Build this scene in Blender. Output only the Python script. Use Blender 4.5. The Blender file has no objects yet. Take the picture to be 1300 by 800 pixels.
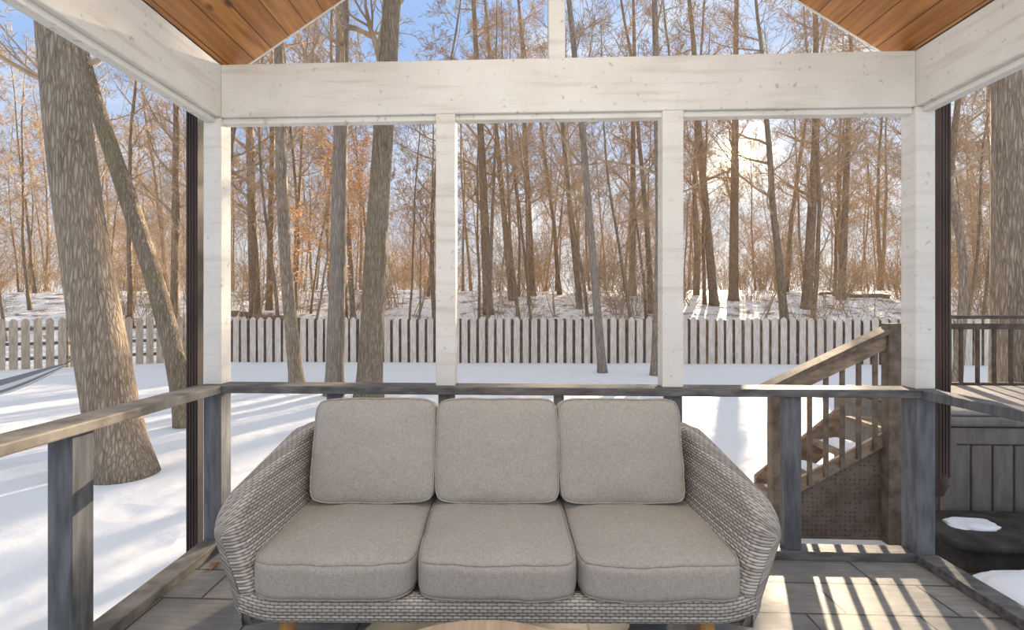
import bpy, bmesh, math, random
from mathutils import Vector, Matrix, noise as mnoise
S = bpy.context.scene; COL = S.collection
try:
    S.view_settings.view_transform = 'Standard'
except Exception: pass
PI = math.pi
# ------------------------------------------------------------------ camera
TH = 0.04; F = 614.0; CX, CY = 630.0, 390.0; CH = 1.28
cam = bpy.data.cameras.new('camera'); co = bpy.data.objects.new('camera', cam); COL.objects.link(co)
co.location = (0, 0, CH); co.rotation_euler = (PI/2, 0, TH)
cam.sensor_width = 36; cam.lens = 36*F/1300; cam.shift_x = (650-CX)/1300; cam.shift_y = -(400-CY)/1300
cam.clip_start = 0.05; cam.clip_end = 500
S.camera = co
def at(px, py, Y):
    u = (px-CX)/F; v = (CY-py)/F; den = math.sin(TH)*u+math.cos(TH)
    k = Y/den
    return Vector(((math.cos(TH)*u-math.sin(TH))*k, Y, CH+v*k))
# ------------------------------------------------------------------ node helpers
class NT:
    def __init__(s, name):
        s.m = bpy.data.materials.new(name); s.m.use_nodes = True
        s.t = s.m.node_tree; s.b = s.t.nodes['Principled BSDF']
    def n(s, typ, **kw):
        nd = s.t.nodes.new(typ)
        for k, v in kw.items():
            if k.startswith('i_'):
                key = k[2:]; key = int(key) if key.isdigit() else key.replace('_', ' ')
                s.set(nd.inputs[key], v)
            else: setattr(nd, k, v)
        return nd
    def set(s, inp, v):
        if isinstance(v, bpy.types.NodeSocket): s.t.links.new(v, inp)
        else: inp.default_value = v
    def math(s, op, a, b=0.0, c=None):
        nd = s.t.nodes.new('ShaderNodeMath'); nd.operation = op
        s.set(nd.inputs[0], a); s.set(nd.inputs[1], b)
        if c is not None: s.set(nd.inputs[2], c)
        return nd.outputs[0]
    def mix(s, f, a, b, mode='MIX'):
        nd = s.t.nodes.new('ShaderNodeMix'); nd.data_type = 'RGBA'; nd.blend_type = mode
        s.set(nd.inputs[0], f); s.set(nd.inputs[6], a); s.set(nd.inputs[7], b)
        return nd.outputs[2]
    def ramp(s, f, stops):
        nd = s.t.nodes.new('ShaderNodeValToRGB'); e = nd.color_ramp.elements
        while len(e) < len(stops): e.new(0.5)
        for el, (p, c) in zip(e, stops):
            el.position = p; el.color = (c, c, c, 1) if isinstance(c, (int, float)) else (*c, 1)
        s.set(nd.inputs[0], f); return nd.outputs[0]
    def coord(s, scale=(1, 1, 1), kind='Object'):
        tc = s.t.nodes.new('ShaderNodeTexCoord'); mp = s.t.nodes.new('ShaderNodeMapping')
        mp.inputs['Scale'].default_value = scale
        s.t.links.new(tc.outputs[kind], mp.inputs['Vector']); return mp.outputs[0]
    def noise(s, vec, scale, detail=4, rough=.55):
        nd = s.n('ShaderNodeTexNoise'); s.set(nd.inputs['Vector'], vec)
        nd.inputs['Scale'].default_value = scale; nd.inputs['Detail'].default_value = detail
        nd.inputs['Roughness'].default_value = rough
        return nd.outputs[0]
    def bump(s, h, strength=.3, dist=.01):
        nd = s.n('ShaderNodeBump'); nd.inputs['Strength'].default_value = strength
        nd.inputs['Distance'].default_value = dist
        s.set(nd.inputs['Height'], h); s.t.links.new(nd.outputs[0], s.b.inputs['Normal'])
    def fin(s, color, rough=.6, spec=.3, metal=0):
        s.set(s.b.inputs['Base Color'], color if isinstance(color, bpy.types.NodeSocket) else (*color, 1))
        s.set(s.b.inputs['Roughness'], rough); s.b.inputs['Specular IOR Level'].default_value = spec
        s.b.inputs['Metallic'].default_value = metal
        return s.m
def c4(c): return (*c, 1)
def mottled(name, a, b, scale=6, stretch=(1, 1, 1), rough=.6, bump=.15, dist=.004, spec=.3, lo=.35, hi=.65):
    k = NT(name); v = k.coord(stretch); n = k.noise(v, scale, 6)
    k.bump(n, bump, dist)
    return k.fin(k.ramp(n, [(lo, a), (hi, b)]), rough, spec)
MT = {}
def mk_cream():
    k = NT('cream_paint'); v = k.coord(); n = k.noise(v, 3, 5); n2 = k.noise(k.coord((40, 40, 5)), 1.5, 4)
    col = k.ramp(n, [(.3, (.66, .65, .61)), (.7, (.77, .765, .73))])
    spots = k.noise(v, 26, 3); col = k.mix(k.ramp(spots, [(.63, 0.), (.71, .6)]), col, c4((.35, .31, .26)))
    st = k.noise(k.coord((1.2, 1.2, 14)), 1.6, 5); col = k.mix(k.ramp(st, [(.52, 0.), (.70, .5)]), col, c4((.49, .45, .39)))
    k.bump(n2, .12, .004); return k.fin(col, .55)
MT['cream'] = mk_cream()
MT['grey'] = mottled('grey_paint', (.08, .084, .093), (.165, .17, .182), 5, (6, 6, 1), .55, .2)
MT['rail'] = mottled('weathered_rail_wood', (.135, .121, .103), (.33, .297, .25), 4, (2, 2, 2), .6, .25)
MT['railgrey'] = mottled('dark_weathered_rail', (.075, .073, .072), (.175, .168, .162), 4, (2, 8, 8), .6, .25)
def mk_ceiling():
    k = NT('varnished_pine_boards'); tc = k.n('ShaderNodeTexCoord'); sp = k.n('ShaderNodeSeparateXYZ')
    k.t.links.new(tc.outputs['Object'], sp.inputs[0])
    q = k.math('DIVIDE', sp.outputs[0], .098); idx = k.math('FLOOR', q); fr = k.math('FRACT', q)
    wn = k.n('ShaderNodeTexWhiteNoise', noise_dimensions='1D'); k.set(wn.inputs['W'], idx)
    cb = k.n('ShaderNodeCombineXYZ'); k.set(cb.inputs[0], k.math('MULTIPLY', sp.outputs[0], 26))
    k.set(cb.inputs[1], k.math('ADD', k.math('MULTIPLY', sp.outputs[1], 1.8), k.math('MULTIPLY', idx, 7.3))); k.set(cb.inputs[2], idx)
    g = k.noise(cb.outputs[0], 1.6, 5)
    col = k.ramp(g, [(.3, (.31, .12, .029)), (.55, (.52, .238, .067)), (.75, (.65, .335, .112))])
    col = k.mix(k.math('MULTIPLY', wn.outputs[0], .5), col, c4((.29, .115, .03)))
    cb2 = k.n('ShaderNodeCombineXYZ'); k.set(cb2.inputs[0], k.math('MULTIPLY', sp.outputs[0], 10)); k.set(cb2.inputs[1], k.math('MULTIPLY', sp.outputs[1], 4.5))
    vo = k.n('ShaderNodeTexVoronoi'); k.t.links.new(cb2.outputs[0], vo.inputs['Vector']); vo.inputs['Scale'].default_value = 1
    col = k.mix(k.ramp(vo.outputs['Distance'], [(.09, .9), (.18, 0.)]), col, c4((.10, .035, .012)))
    gr = k.math('LESS_THAN', fr, .055)
    col = k.mix(k.math('MULTIPLY', gr, .8), col, c4((.05, .02, .008)))
    k.bump(k.math('SUBTRACT', 1., gr), .5, .004)
    return k.fin(col, .38, .4)
MT['ceil'] = mk_ceiling()
def mk_slate():
    k = NT('slate_tile'); v = k.coord(); br = k.n('ShaderNodeTexBrick')
    k.set(br.inputs['Vector'], v); br.inputs['Scale'].default_value = 1
    br.inputs['Brick Width'].default_value = .46; br.inputs['Row Height'].default_value = .23
    br.inputs['Mortar Size'].default_value = .005; br.offset = .37
    br.inputs['Color1'].default_value = (.245, .247, .24, 1); br.inputs['Color2'].default_value = (.36, .348, .325, 1)
    br.inputs['Mortar'].default_value = (.055, .05, .046, 1); br.inputs['Bias'].default_value = 0
    n = k.noise(v, 6, 7, .65); n3 = k.noise(k.coord((4, 40, 1)), 1.4, 5)
    col = k.mix(.7, br.outputs['Color'], k.ramp(n, [(.3, (.48, .485, .48)), (.7, (1.08, 1.05, 1.0))]), 'MULTIPLY')
    col = k.mix(k.ramp(n3, [(.4, .4), (.6, 0.)]), col, c4((.13, .128, .122)))
    h = k.math('SUBTRACT', k.math('MULTIPLY', n, .5), br.outputs['Fac'])
    k.bump(h, .45, .006); return k.fin(col, k.ramp(n, [(.3, .42), (.7, .65)]), .4)
MT['slate'] = mk_slate()
def mk_snow():
    k = NT('snow_with_leaf_litter'); g = k.n('ShaderNodeNewGeometry'); sp = k.n('ShaderNodeSeparateXYZ')
    k.t.links.new(g.outputs['Position'], sp.inputs[0])
    n = k.noise(g.outputs['Position'], 1.1, 8, .7); nf = k.noise(g.outputs['Position'], 9, 6, .7)
    wood = k.n('ShaderNodeMapRange'); k.set(wood.inputs['Value'], sp.outputs[1])
    wood.inputs['From Min'].default_value = 14.6; wood.inputs['From Max'].default_value = 19
    far = k.n('ShaderNodeMapRange'); k.set(far.inputs['Value'], sp.outputs[1])
    far.inputs['From Min'].default_value = 30; far.inputs['From Max'].default_value = 52
    s = k.math('ADD', k.math('MULTIPLY', n, .65), k.math('MULTIPLY', nf, .35))
    s = k.math('ADD', s, k.math('MULTIPLY', far.outputs[0], .12))
    mask = k.math('MULTIPLY', k.ramp(s, [(.51, 0.), (.57, 1.)]), wood.outputs[0])
    yard = k.ramp(nf, [(.72, 0.), (.78, .45)])
    mask = k.math('MAXIMUM', mask, yard)
    br = k.ramp(nf, [(.35, (.14, .094, .06)), (.6, (.34, .235, .15))])
    col = k.mix(mask, c4((.92, .92, .93)), br)
    vo = k.n('ShaderNodeTexVoronoi', feature='SMOOTH_F1'); k.t.links.new(g.outputs['Position'], vo.inputs['Vector']); vo.inputs['Scale'].default_value = 2.3
    ns = k.noise(g.outputs['Position'], 1.1, 3, .5)
    h = k.math('ADD', k.math('MULTIPLY', ns, .9), k.math('MULTIPLY', nf, .06))
    h = k.math('ADD', h, k.math('MULTIPLY', k.ramp(vo.outputs['Distance'], [(.12, 0.), (.35, 1.)]), .18))
    k.bump(h, .7, .15)
    return k.fin(col, .7, .25)
MT['snow'] = mk_snow()
MT['snowcap'] = mottled('clean_snow', (.82, .85, .9), (.9, .91, .94), 8, rough=.7, bump=.4, dist=.03)
def mk_fabric():
    k = NT('grey_linen_weave'); v = k.coord()
    a = k.noise(k.coord((420, 60, 60)), 1, 2); b = k.noise(k.coord((60, 420, 420)), 1, 2); c = k.noise(v, 2.5, 3)
    s = k.math('ADD', k.math('MULTIPLY', a, .5), k.math('MULTIPLY', b, .5))
    col = k.ramp(s, [(.33, (.305, .283, .246)), (.67, (.515, .484, .430))])
    col = k.mix(k.ramp(c, [(.35, .22), (.65, 0.)]), col, c4((.30, .28, .245)))
    k.bump(s, .35, .002); k.b.inputs['Sheen Weight'].default_value = .12
    return k.fin(col, .9, .1)
MT['fabric'] = mk_fabric()
MT['piping'] = mottled('grey_piping', (.30, .28, .245), (.42, .392, .348), 60, rough=.9)
def mk_wicker():
    k = NT('woven_grey_wicker'); tc = k.n('ShaderNodeTexCoord'); sp = k.n('ShaderNodeSeparateXYZ')
    k.t.links.new(tc.outputs['UV'], sp.inputs[0])
    U = k.math('DIVIDE', sp.outputs[0], .030); V = k.math('DIVIDE', sp.outputs[1], .0115)
    row = k.math('FLOOR', V); fv = k.math('FRACT', V)
    par = k.math('MULTIPLY', k.math('MODULO', k.math('ABSOLUTE', row), 2.), .5)
    w = k.math('COSINE', k.math('MULTIPLY', k.math('ADD', U, par), 2*PI))
    hv = k.math('SINE', k.math('MULTIPLY', fv, PI))
    h = k.math('MULTIPLY', k.math('POWER', hv, .55), k.math('MULTIPLY_ADD', w, .36, .64))
    wn = k.n('ShaderNodeTexWhiteNoise', noise_dimensions='1D'); k.set(wn.inputs['W'], row)
    cb = k.n('ShaderNodeCombineXYZ'); k.set(cb.inputs[0], k.math('MULTIPLY', U, .7)); k.set(cb.inputs[1], k.math('MULTIPLY', row, 3.7))
    n = k.noise(cb.outputs[0], 1.3, 3)
    tint = k.ramp(k.math('ADD', k.math('MULTIPLY', n, .6), k.math('MULTIPLY', wn.outputs[0], .4)), [(.25, (.34, .312, .272)), (.55, (.53, .497, .445)), (.8, (.68, .647, .595))])
    col = k.mix(k.ramp(h, [(.10, 0.), (.40, 1.)]), c4((.075, .063, .053)), tint)
    k.bump(h, .85, .006); return k.fin(col, .6, .3)
MT['wicker'] = mk_wicker()
MT['legwood'] = mottled('teak_leg_wood', (.36, .17, .06), (.52, .28, .11), 5, (8, 8, 1), .45)
def mk_table():
    k = NT('pale_oak_boards'); v = k.coord((30, 1.5, 1)); n = k.noise(v, 1.5, 5)
    tc = k.n('ShaderNodeTexCoord'); sp = k.n('ShaderNodeSeparateXYZ'); k.t.links.new(tc.outputs['Object'], sp.inputs[0])
    q = k.math('DIVIDE', sp.outputs[0], .12); wn = k.n('ShaderNodeTexWhiteNoise', noise_dimensions='1D'); k.set(wn.inputs['W'], k.math('FLOOR', q))
    col = k.ramp(n, [(.3, (.40, .28, .185)), (.7, (.60, .46, .33))])
    col = k.mix(k.math('MULTIPLY', wn.outputs[0], .35), col, c4((.42, .30, .20)))
    k.bump(n, .1, .002); return k.fin(col, .45)
MT['oak'] = mk_table()
def mk_fence(name, a, b, c):
    k = NT(name); n = k.noise(k.coord((7, 7, 1.2)), 3, 6); tc = k.n('ShaderNodeTexCoord'); sp = k.n('ShaderNodeSeparateXYZ'); k.t.links.new(tc.outputs['Object'], sp.inputs[0])
    wn = k.n('ShaderNodeTexWhiteNoise', noise_dimensions='1D'); k.set(wn.inputs['W'], k.math('FLOOR', k.math('DIVIDE', sp.outputs[0], .243)))
    big = k.noise(k.coord((.5, .5, .5)), 1, 3)
    col = k.ramp(n, [(.35, a), (.65, b)])
    col = k.mix(k.math('MULTIPLY', wn.outputs[0], .35), col, c4(c))
    col = k.mix(k.ramp(big, [(.4, .25), (.6, 0.)]), col, c4(c))
    k.bump(n, .3, .01); return k.fin(col, .8)
MT['fence'] = mk_fence('weathered_fence_wood', (.70, .585, .475), (.97, .88, .77), (.58, .485, .395))
MT['fencetan'] = mk_fence('tan_fence_wood', (.44, .345, .25), (.74, .605, .45), (.44, .34, .245))
MT['fencedark'] = mottled('shaded_fence_wood', (.13, .10, .076), (.25, .195, .15), 3, (4, 4, 2), .8)  # darker copy of the fence wood, shade of the gaps put into the colour
def mk_bark(name, a, b, c, moss=None, sc=1.0):
    k = NT(name); v = k.coord((26*sc, 26*sc, 3.2*sc)); n = k.noise(v, 1.3, 8, .6); nb = k.noise(k.coord((2, 2, 1)), 1.5, 4)
    v2 = k.coord((38*sc, 38*sc, 4.5*sc))
    dn = k.n('ShaderNodeVectorMath', operation='ADD'); k.set(dn.inputs[0], v2)
    nn = k.n('ShaderNodeTexNoise'); k.set(nn.inputs['Vector'], v); nn.inputs['Scale'].default_value = .8
    sc_ = k.n('ShaderNodeVectorMath', operation='SCALE'); k.t.links.new(nn.outputs[1], sc_.inputs[0]); sc_.inputs['Scale'].default_value = 2.2
    k.t.links.new(sc_.outputs[0], dn.inputs[1])
    vo = k.n('ShaderNodeTexVoronoi', feature='DISTANCE_TO_EDGE'); k.t.links.new(dn.outputs[0], vo.inputs['Vector']); vo.inputs['Scale'].default_value = 1.0
    rid = k.ramp(vo.outputs['Distance'], [(.0, 0.), (.30, 1.)])
    h = k.math('ADD', k.math('MULTIPLY', rid, .40), k.math('MULTIPLY', n, .66))
    h2 = k.math('ADD', k.math('MULTIPLY', h, .75), k.math('MULTIPLY', nb, .28))
    col = k.ramp(h2, [(.28, a), (.60, b), (.9, c)])
    if moss:
        mn = k.noise(k.coord((1, 1, .7)), 1.4, 5)
        col = k.mix(k.ramp(mn, [(.54, 0.), (.70, .6)]), col, c4(moss))
    k.bump(h, .9, .025); return k.fin(col, .85, .15)
MT['bark'] = mk_bark('grey_brown_bark', (.17, .122, .082), (.44, .35, .262), (.62, .51, .395))
MT['bark_moss'] = mk_bark('mossy_bark', (.15, .11, .074), (.36, .285, .205), (.52, .43, .325), (.26, .23, .10))
MT['bark_grey'] = mk_bark('smooth_grey_bark', (.22, .175, .135), (.38, .318, .26), (.50, .425, .36), None, .7)
MT['bark_far'] = mk_bark('woodland_bark', (.18, .132, .09), (.35, .27, .19), (.49, .39, .28), None, .6)
MT['twig'] = mottled('bare_twig_bark', (.34, .245, .155), (.58, .44, .295), 2, rough=.85)
def mk_leaf():
    k = NT('dry_orange_leaf'); n = k.noise(k.coord(), 3, 3); col = k.ramp(n, [(.35, (.74, .38, .15)), (.65, (.92, .60, .33))])
    k.fin(col, .7, .2); tr = k.n('ShaderNodeBsdfTranslucent'); k.t.links.new(col, tr.inputs['Color'])
    mx = k.n('ShaderNodeMixShader'); mx.inputs[0].default_value = .45
    k.t.links.new(k.b.outputs[0], mx.inputs[1]); k.t.links.new(tr.outputs[0], mx.inputs[2])
    k.t.links.new(mx.outputs[0], k.t.nodes['Material Output'].inputs['Surface']); return k.m
MT['leaf'] = mk_leaf()
MT['deadleaf'] = mottled('dead_brown_leaf', (.14, .075, .036), (.28, .16, .08), 12, rough=.7)
MT['spout'] = mottled('dark_brown_metal', (.040, .026, .023), (.068, .046, .041), 3, (4, 4, 1), .5)
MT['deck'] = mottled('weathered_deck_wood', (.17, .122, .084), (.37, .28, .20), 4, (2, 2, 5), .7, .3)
MT['deckdark'] = mottled('dark_deck_wood', (.11, .082, .061), (.23, .175, .134), 4, (3, 3, 3), .7)  # darker tone of the deck wood
MT['raildark'] = mottled('dark_stained_railing', (.07, .05, .038), (.14, .105, .08), 4, (3, 3, 3), .6)
def mk_skirt():
    k = NT('weathered_skirt_panel'); v = k.coord((30, 30, 30)); vo = k.n('ShaderNodeTexVoronoi'); k.set(vo.inputs['Vector'], v)
    vo.inputs['Randomness'].default_value = .3; vo.inputs['Scale'].default_value = 1; n = k.noise(k.coord(), 5, 5)
    col = k.ramp(n, [(.35, (.095, .071, .053)), (.65, (.185, .141, .108))])
    return k.fin(k.mix(k.ramp(vo.outputs['Distance'], [(.22, .6), (.36, 0.)]), col, c4((.045, .034, .026))), .8)
MT['skirt'] = mk_skirt()
MT['tub'] = mottled('grey_tub_cladding', (.135, .118, .102), (.20, .18, .16), 4, (5, 5, 1), .5)
MT['cover'] = mottled('grey_vinyl_cover', (.22, .20, .182), (.30, .277, .255), 4, rough=.5)
MT['rock'] = mottled('dark_wet_step', (.035, .03, .028), (.085, .074, .068), 7, rough=.7, bump=.3, dist=.01, spec=.15)
MT['soil'] = mottled('dark_leafy_mulch', (.035, .022, .015), (.15, .085, .05), 22, rough=.9, bump=.8, dist=.02)
def mk_hammock():
    k = NT('striped_hammock_cloth'); tc = k.n('ShaderNodeTexCoord'); sp = k.n('ShaderNodeSeparateXYZ'); k.t.links.new(tc.outputs['UV'], sp.inputs[0])
    f = k.math('FRACT', k.math('MULTIPLY', sp.outputs[1], 4.))
    return k.fin(k.ramp(f, [(.0, (.24, .25, .275)), (.49, (.24, .25, .275)), (.51, (.72, .72, .73)), (1, (.72, .72, .73))]), .8)
MT['hammock'] = mk_hammock()
# ------------------------------------------------------------------ mesh helpers
class MB:
    def __init__(s): s.v = []; s.f = []; s.uv = None
    def add(s, vs, fs):
        o = len(s.v); s.v += [Vector(v) for v in vs]; s.f += [tuple(i+o for i in f) for f in fs]; return s
    def box(s, x0, x1, y0, y1, z0, z1):
        return s.add([(x0,y0,z0),(x1,y0,z0),(x1,y1,z0),(x0,y1,z0),(x0,y0,z1),(x1,y0,z1),(x1,y1,z1),(x0,y1,z1)],
                     [(3,2,1,0),(4,5,6,7),(0,1,5,4),(1,2,6,5),(2,3,7,6),(3,0,4,7)])
    def bar(s, p, q, w, h):
        p, q = Vector(p), Vector(q); d = (q-p).normalized()
        up = Vector((0,0,1)) if abs(d.z) < .95 else Vector((0,1,0))
        sd = d.cross(up).normalized(); up = sd.cross(d)
        vs = []
        for c in (p, q):
            for a, b in ((-1,-1),(1,-1),(1,1),(-1,1)): vs.append(c+sd*(a*w/2)+up*(b*h/2))
        return s.add(vs, [(0,1,2,3),(7,6,5,4),(0,4,5,1),(1,5,6,2),(2,6,7,3),(3,7,4,0)])
    def tube(s, pts, rad, sides=6, caps=True):
        n = len(pts); vs = []; fs = []
        ref = None
        for i, p in enumerate(pts):
            d = (pts[min(i+1, n-1)]-pts[max(i-1, 0)])
            if d.length < 1e-9: d = Vector((0,0,1))
            d.normalize()
            if ref is None:
                ref = d.cross(Vector((0,1,0)) if abs(d.y) < .9 else Vector((1,0,0))).normalized()
            ref = (ref-d*ref.dot(d)).normalized(); b = d.cross(ref)
            r = rad[i]
            for k in range(sides):
                a = 2*PI*k/sides; vs.append(p+ref*(math.cos(a)*r)+b*(math.sin(a)*r))
        for i in range(n-1):
            for k in range(sides):
                k2 = (k+1) % sides
                fs.append((i*sides+k, i*sides+k2, (i+1)*sides+k2, (i+1)*sides+k))
        if caps:
            fs.append(tuple(range(sides))[::-1]); fs.append(tuple((n-1)*sides+k for k in range(sides)))
        return s.add(vs, fs)
    def prism(s, poly, z0, z1):
        n = len(poly)
        return s.add([(x,y,z0) for x,y in poly]+[(x,y,z1) for x,y in poly],
            [tuple(range(n))[::-1], tuple(range(n,2*n))]+[(i,(i+1)%n,(i+1)%n+n,i+n) for i in range(n)])
    def lathe(s, prof, seg=48, c=(0,0)):
        n = len(prof); vs = []; fs = []
        for k in range(seg):
            a = 2*PI*k/seg
            for r, z in prof: vs.append((c[0]+r*math.cos(a), c[1]+r*math.sin(a), z))
        for k in range(seg):
            k2 = (k+1) % seg
            for i in range(n-1): fs.append((k*n+i, k2*n+i, k2*n+i+1, k*n+i+1))
        fs.append(tuple(k*n for k in range(seg))[::-1]); fs.append(tuple(k*n+n-1 for k in range(seg)))
        return s.add(vs, fs)
    def build(s, name, mat, parent=None, bevel=0, smooth=False, origin=None, label=None):
        me = bpy.data.meshes.new(name)
        off = Vector(origin) if origin is not None else (parent.location.copy() if parent is not None else Vector((0,0,0)))
        me.from_pydata([tuple(v-off) for v in s.v], [], s.f)
        if s.uv is not None:
            ul = me.uv_layers.new(name='UVMap')
            for lp in me.loops: ul.data[lp.index].uv = s.uv[lp.vertex_index]
        me.update()
        bm = bmesh.new(); bm.from_mesh(me); bmesh.ops.recalc_face_normals(bm, faces=bm.faces); bm.to_mesh(me); bm.free()
        if smooth:
            for p in me.polygons: p.use_smooth = True
        me.materials.append(mat)
        o = bpy.data.objects.new(name, me); COL.objects.link(o)
        if parent is not None: o.parent = parent
        if origin is not None and parent is None: o.location = off
        if bevel:
            b = o.modifiers.new('bevel', 'BEVEL'); b.width = bevel; b.segments = 2; b.limit_method = 'ANGLE'
        if label: o['label'] = label
        return o
def empty(name, loc, label=None, cat=None, group=None, kind=None):
    o = bpy.data.objects.new(name, None); COL.objects.link(o); o.location = loc; o.empty_display_size = .2
    return tag(o, label, cat, group, kind)
def tag(o, label=None, cat=None, group=None, kind=None):
    if label: o['label'] = label
    if cat: o['category'] = cat
    if group: o['group'] = group
    if kind: o['kind'] = kind
    return o
def copy_tree(o, parent=None):
    c = o.copy(); COL.objects.link(c); c.parent = parent
    for ch in list(o.children): copy_tree(ch, c)
    return c
def sm(a, b, x):
    t = max(0, min(1, (x-a)/(b-a))); return t*t*(3-2*t)
GZ = -.4
def gz(x, y):
    z = GZ + 2.75*sm(14.8, 33, y) + .35*sm(33, 70, y)
    amp = .03 + .30*sm(16, 24, y)
    z += amp*mnoise.noise(Vector((x*.16, y*.16, 3.1))) + .03*mnoise.noise(Vector((x*.7, y*.7, 1)))*sm(3, 5, y)
    z += .12*sm(18, 24, y)*mnoise.noise(Vector((x*.45, y*.45, 7)))
    return z
# ------------------------------------------------------------------ setting: ground
mb = MB(); nx, ny = 170, 190; vs = []; fs = []
for j in range(ny+1):
    y = -14 + (j/ny)*94
    for i in range(nx+1):
        x = -55 + 110*i/nx
        vs.append((x, y, gz(x, y)-.0))
for j in range(ny):
    for i in range(nx):
        a = j*(nx+1)+i; fs.append((a, a+1, a+nx+2, a+nx+1))
mb.add(vs, fs); tag(mb.build('ground', MT['snow'], smooth=True), 'snow covered yard rising into a wooded bank with leaf litter', 'ground', kind='structure')
# ------------------------------------------------------------------ setting: porch
XL, XR, YW = -1.56, 2.0, 2.5
HB, HT = 2.285, 2.565      # beam bottom / top
RZ = .87                  # rail top
fl = MB().box(XL-.12, XR+.12, -2.2, YW+.12, -.42, 0).build('floor', MT['slate'])
tag(fl, 'grey slate tile porch floor', 'floor', kind='structure')
wb = empty('wall_back', (0, YW, 0), 'cream framed open screen wall behind the sofa with grey lower rail', 'wall', kind='structure')
MB().box(XL-.0, XR+.0, YW, YW+.09, HB, HT).build('beam', MT['cream'], wb, .006)
MB().box(XL, XR, YW+.02, YW+.07, HB-.028, HB).build('screen_frame', MT['cream'], wb, .003)
for x0, x1, in ((XL-.095, XL), (XR, XR+.095)):
    MB().box(x0, x1, YW, YW+.095, RZ-.0, HB).build('corner_post', MT['cream'], wb, .005)
    MB().box(x0, x1, YW, YW+.095, 0, RZ-.04).build('post_base', MT['grey'], wb, .005)
for p0, p1 in ((553, 578), (841, 868)):
    x0 = at(p0, 400, YW).x; x1 = at(p1, 400, YW).x
    MB().box(x0, x1, YW+.0, YW+.085, RZ, HB).build('mullion', MT['cream'], wb, .005)
xk = at(707, 30, YW).x
MB().box(xk-.043, xk+.043, YW+.005, YW+.085, HT, 3.70).build('king_post', MT['cream'], wb, .005)
MB().box(XL-.1, XR+.1, YW-.035, YW+.105, RZ-.04, RZ).build('handrail', MT['railgrey'], wb, .005)
for p, w in ((423, .085), (566, .085), (710, .05), (857, .085), (1009, .085)):
    xc = at(p, 500, YW).x
    MB().box(xc-w/2, xc+w/2, YW+.015, YW+.06, .045, RZ-.04).build('rail_post', MT['grey'], wb, .004)
MB().box(XL, XR, YW+.0, YW+.09, 0, .045).build('bottom_rail', MT['railgrey'], wb, .004)
# left wall
wl = empty('wall_left', (XL, 0, 0), 'cream beam and weathered rail along the open left side of the porch', 'wall', kind='structure')
MB().box(XL-.11, XL, -2.2, YW+.09, HB, HT).build('beam', MT['cream'], wl, .006)
MB().box(XL-.08, XL-.03, -2.2, YW, HB-.028, HB).build('screen_frame', MT['cream'], wl, .003)
MB().box(XL-.115, XL+.025, -2.2, YW-.037, RZ-.04, RZ).build('handrail', MT['rail'], wl, .006)
MB().box(XL-.09, XL, 1.64, 1.73, .045, RZ-.04).build('rail_post', MT['grey'], wl, .004)
MB().box(XL-.09, XL, .30, .39, .045, RZ-.04).build('rail_post', MT['grey'], wl, .004)
MB().box(XL-.10, XL, -2.2, YW, 0, .045).build('bottom_rail', MT['rail'], wl, .004)
# right wall
wr = empty('wall_right', (XR, 0, 0), 'cream beam and grey rail along the open right side of the porch', 'wall', kind='structure')
MB().box(XR, XR+.11, -2.2, YW+.09, HB, HT).build('beam', MT['cream'], wr, .006)
MB().box(XR+.03, XR+.08, -2.2, YW, HB-.028, HB).build('screen_frame', MT['cream'], wr, .003)
MB().box(XR, XR+.09, -2.2, YW-.037, RZ-.045, RZ).build('handrail', MT['grey'], wr, .006)
MB().box(XR, XR+.09, .6, .69, .045, RZ-.045).build('rail_post', MT['grey'], wr, .004)
MB().box(XR, XR+.10, -2.2, YW, 0, .045).build('bottom_rail', MT['railgrey'], wr, .004)
# ceiling
xm = (XL+XR)/2; PT = .65; YE = YW+.115
ce = empty('ceiling', (xm, 0, HT), 'vaulted varnished pine board ceiling', 'ceiling', kind='structure')
zr = HT + PT*(xm-XL)
for s, x0 in ((1, XL), (-1, XR)):
    OH = .13; xe = x0 - s*OH; ze = HT - PT*OH + .005; xi = x0; zi = HT+.005
    m = MB(); m.add([(xi,-2.2,zi),(xm,-2.2,zr+.005),(xm,YE,zr+.005),(xi,YE,zi),(xi,-2.2,zi+.05),(xm,-2.2,zr+.055),(xm,YE,zr+.055),(xi,YE,zi+.05)],
        [(3,2,1,0),(4,5,6,7),(0,1,5,4),(1,2,6,5),(2,3,7,6),(3,0,4,7)])
    m.build('board_panel', MT['ceil'], ce)
    m = MB(); t = .07
    m.add([(xe,-2.2,ze+t),(xm,-2.2,zr+t),(xm,YE+.02,zr+t),(xe,YE+.02,ze+t),(xe,-2.2,ze+t+.05),(xm,-2.2,zr+t+.05),(xm,YE+.02,zr+t+.05),(xe,YE+.02,ze+t+.05)],
        [(3,2,1,0),(4,5,6,7),(0,1,5,4),(1,2,6,5),(2,3,7,6),(3,0,4,7)])
    m.build('roof_deck', MT['cream'], ce)
    m = MB(); m.bar((xe, YE+.008, ze+.045), (xm, YE+.008, zr+.045), .012, .08); m.build('rake_board', MT['cream'], ce, .002)
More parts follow.
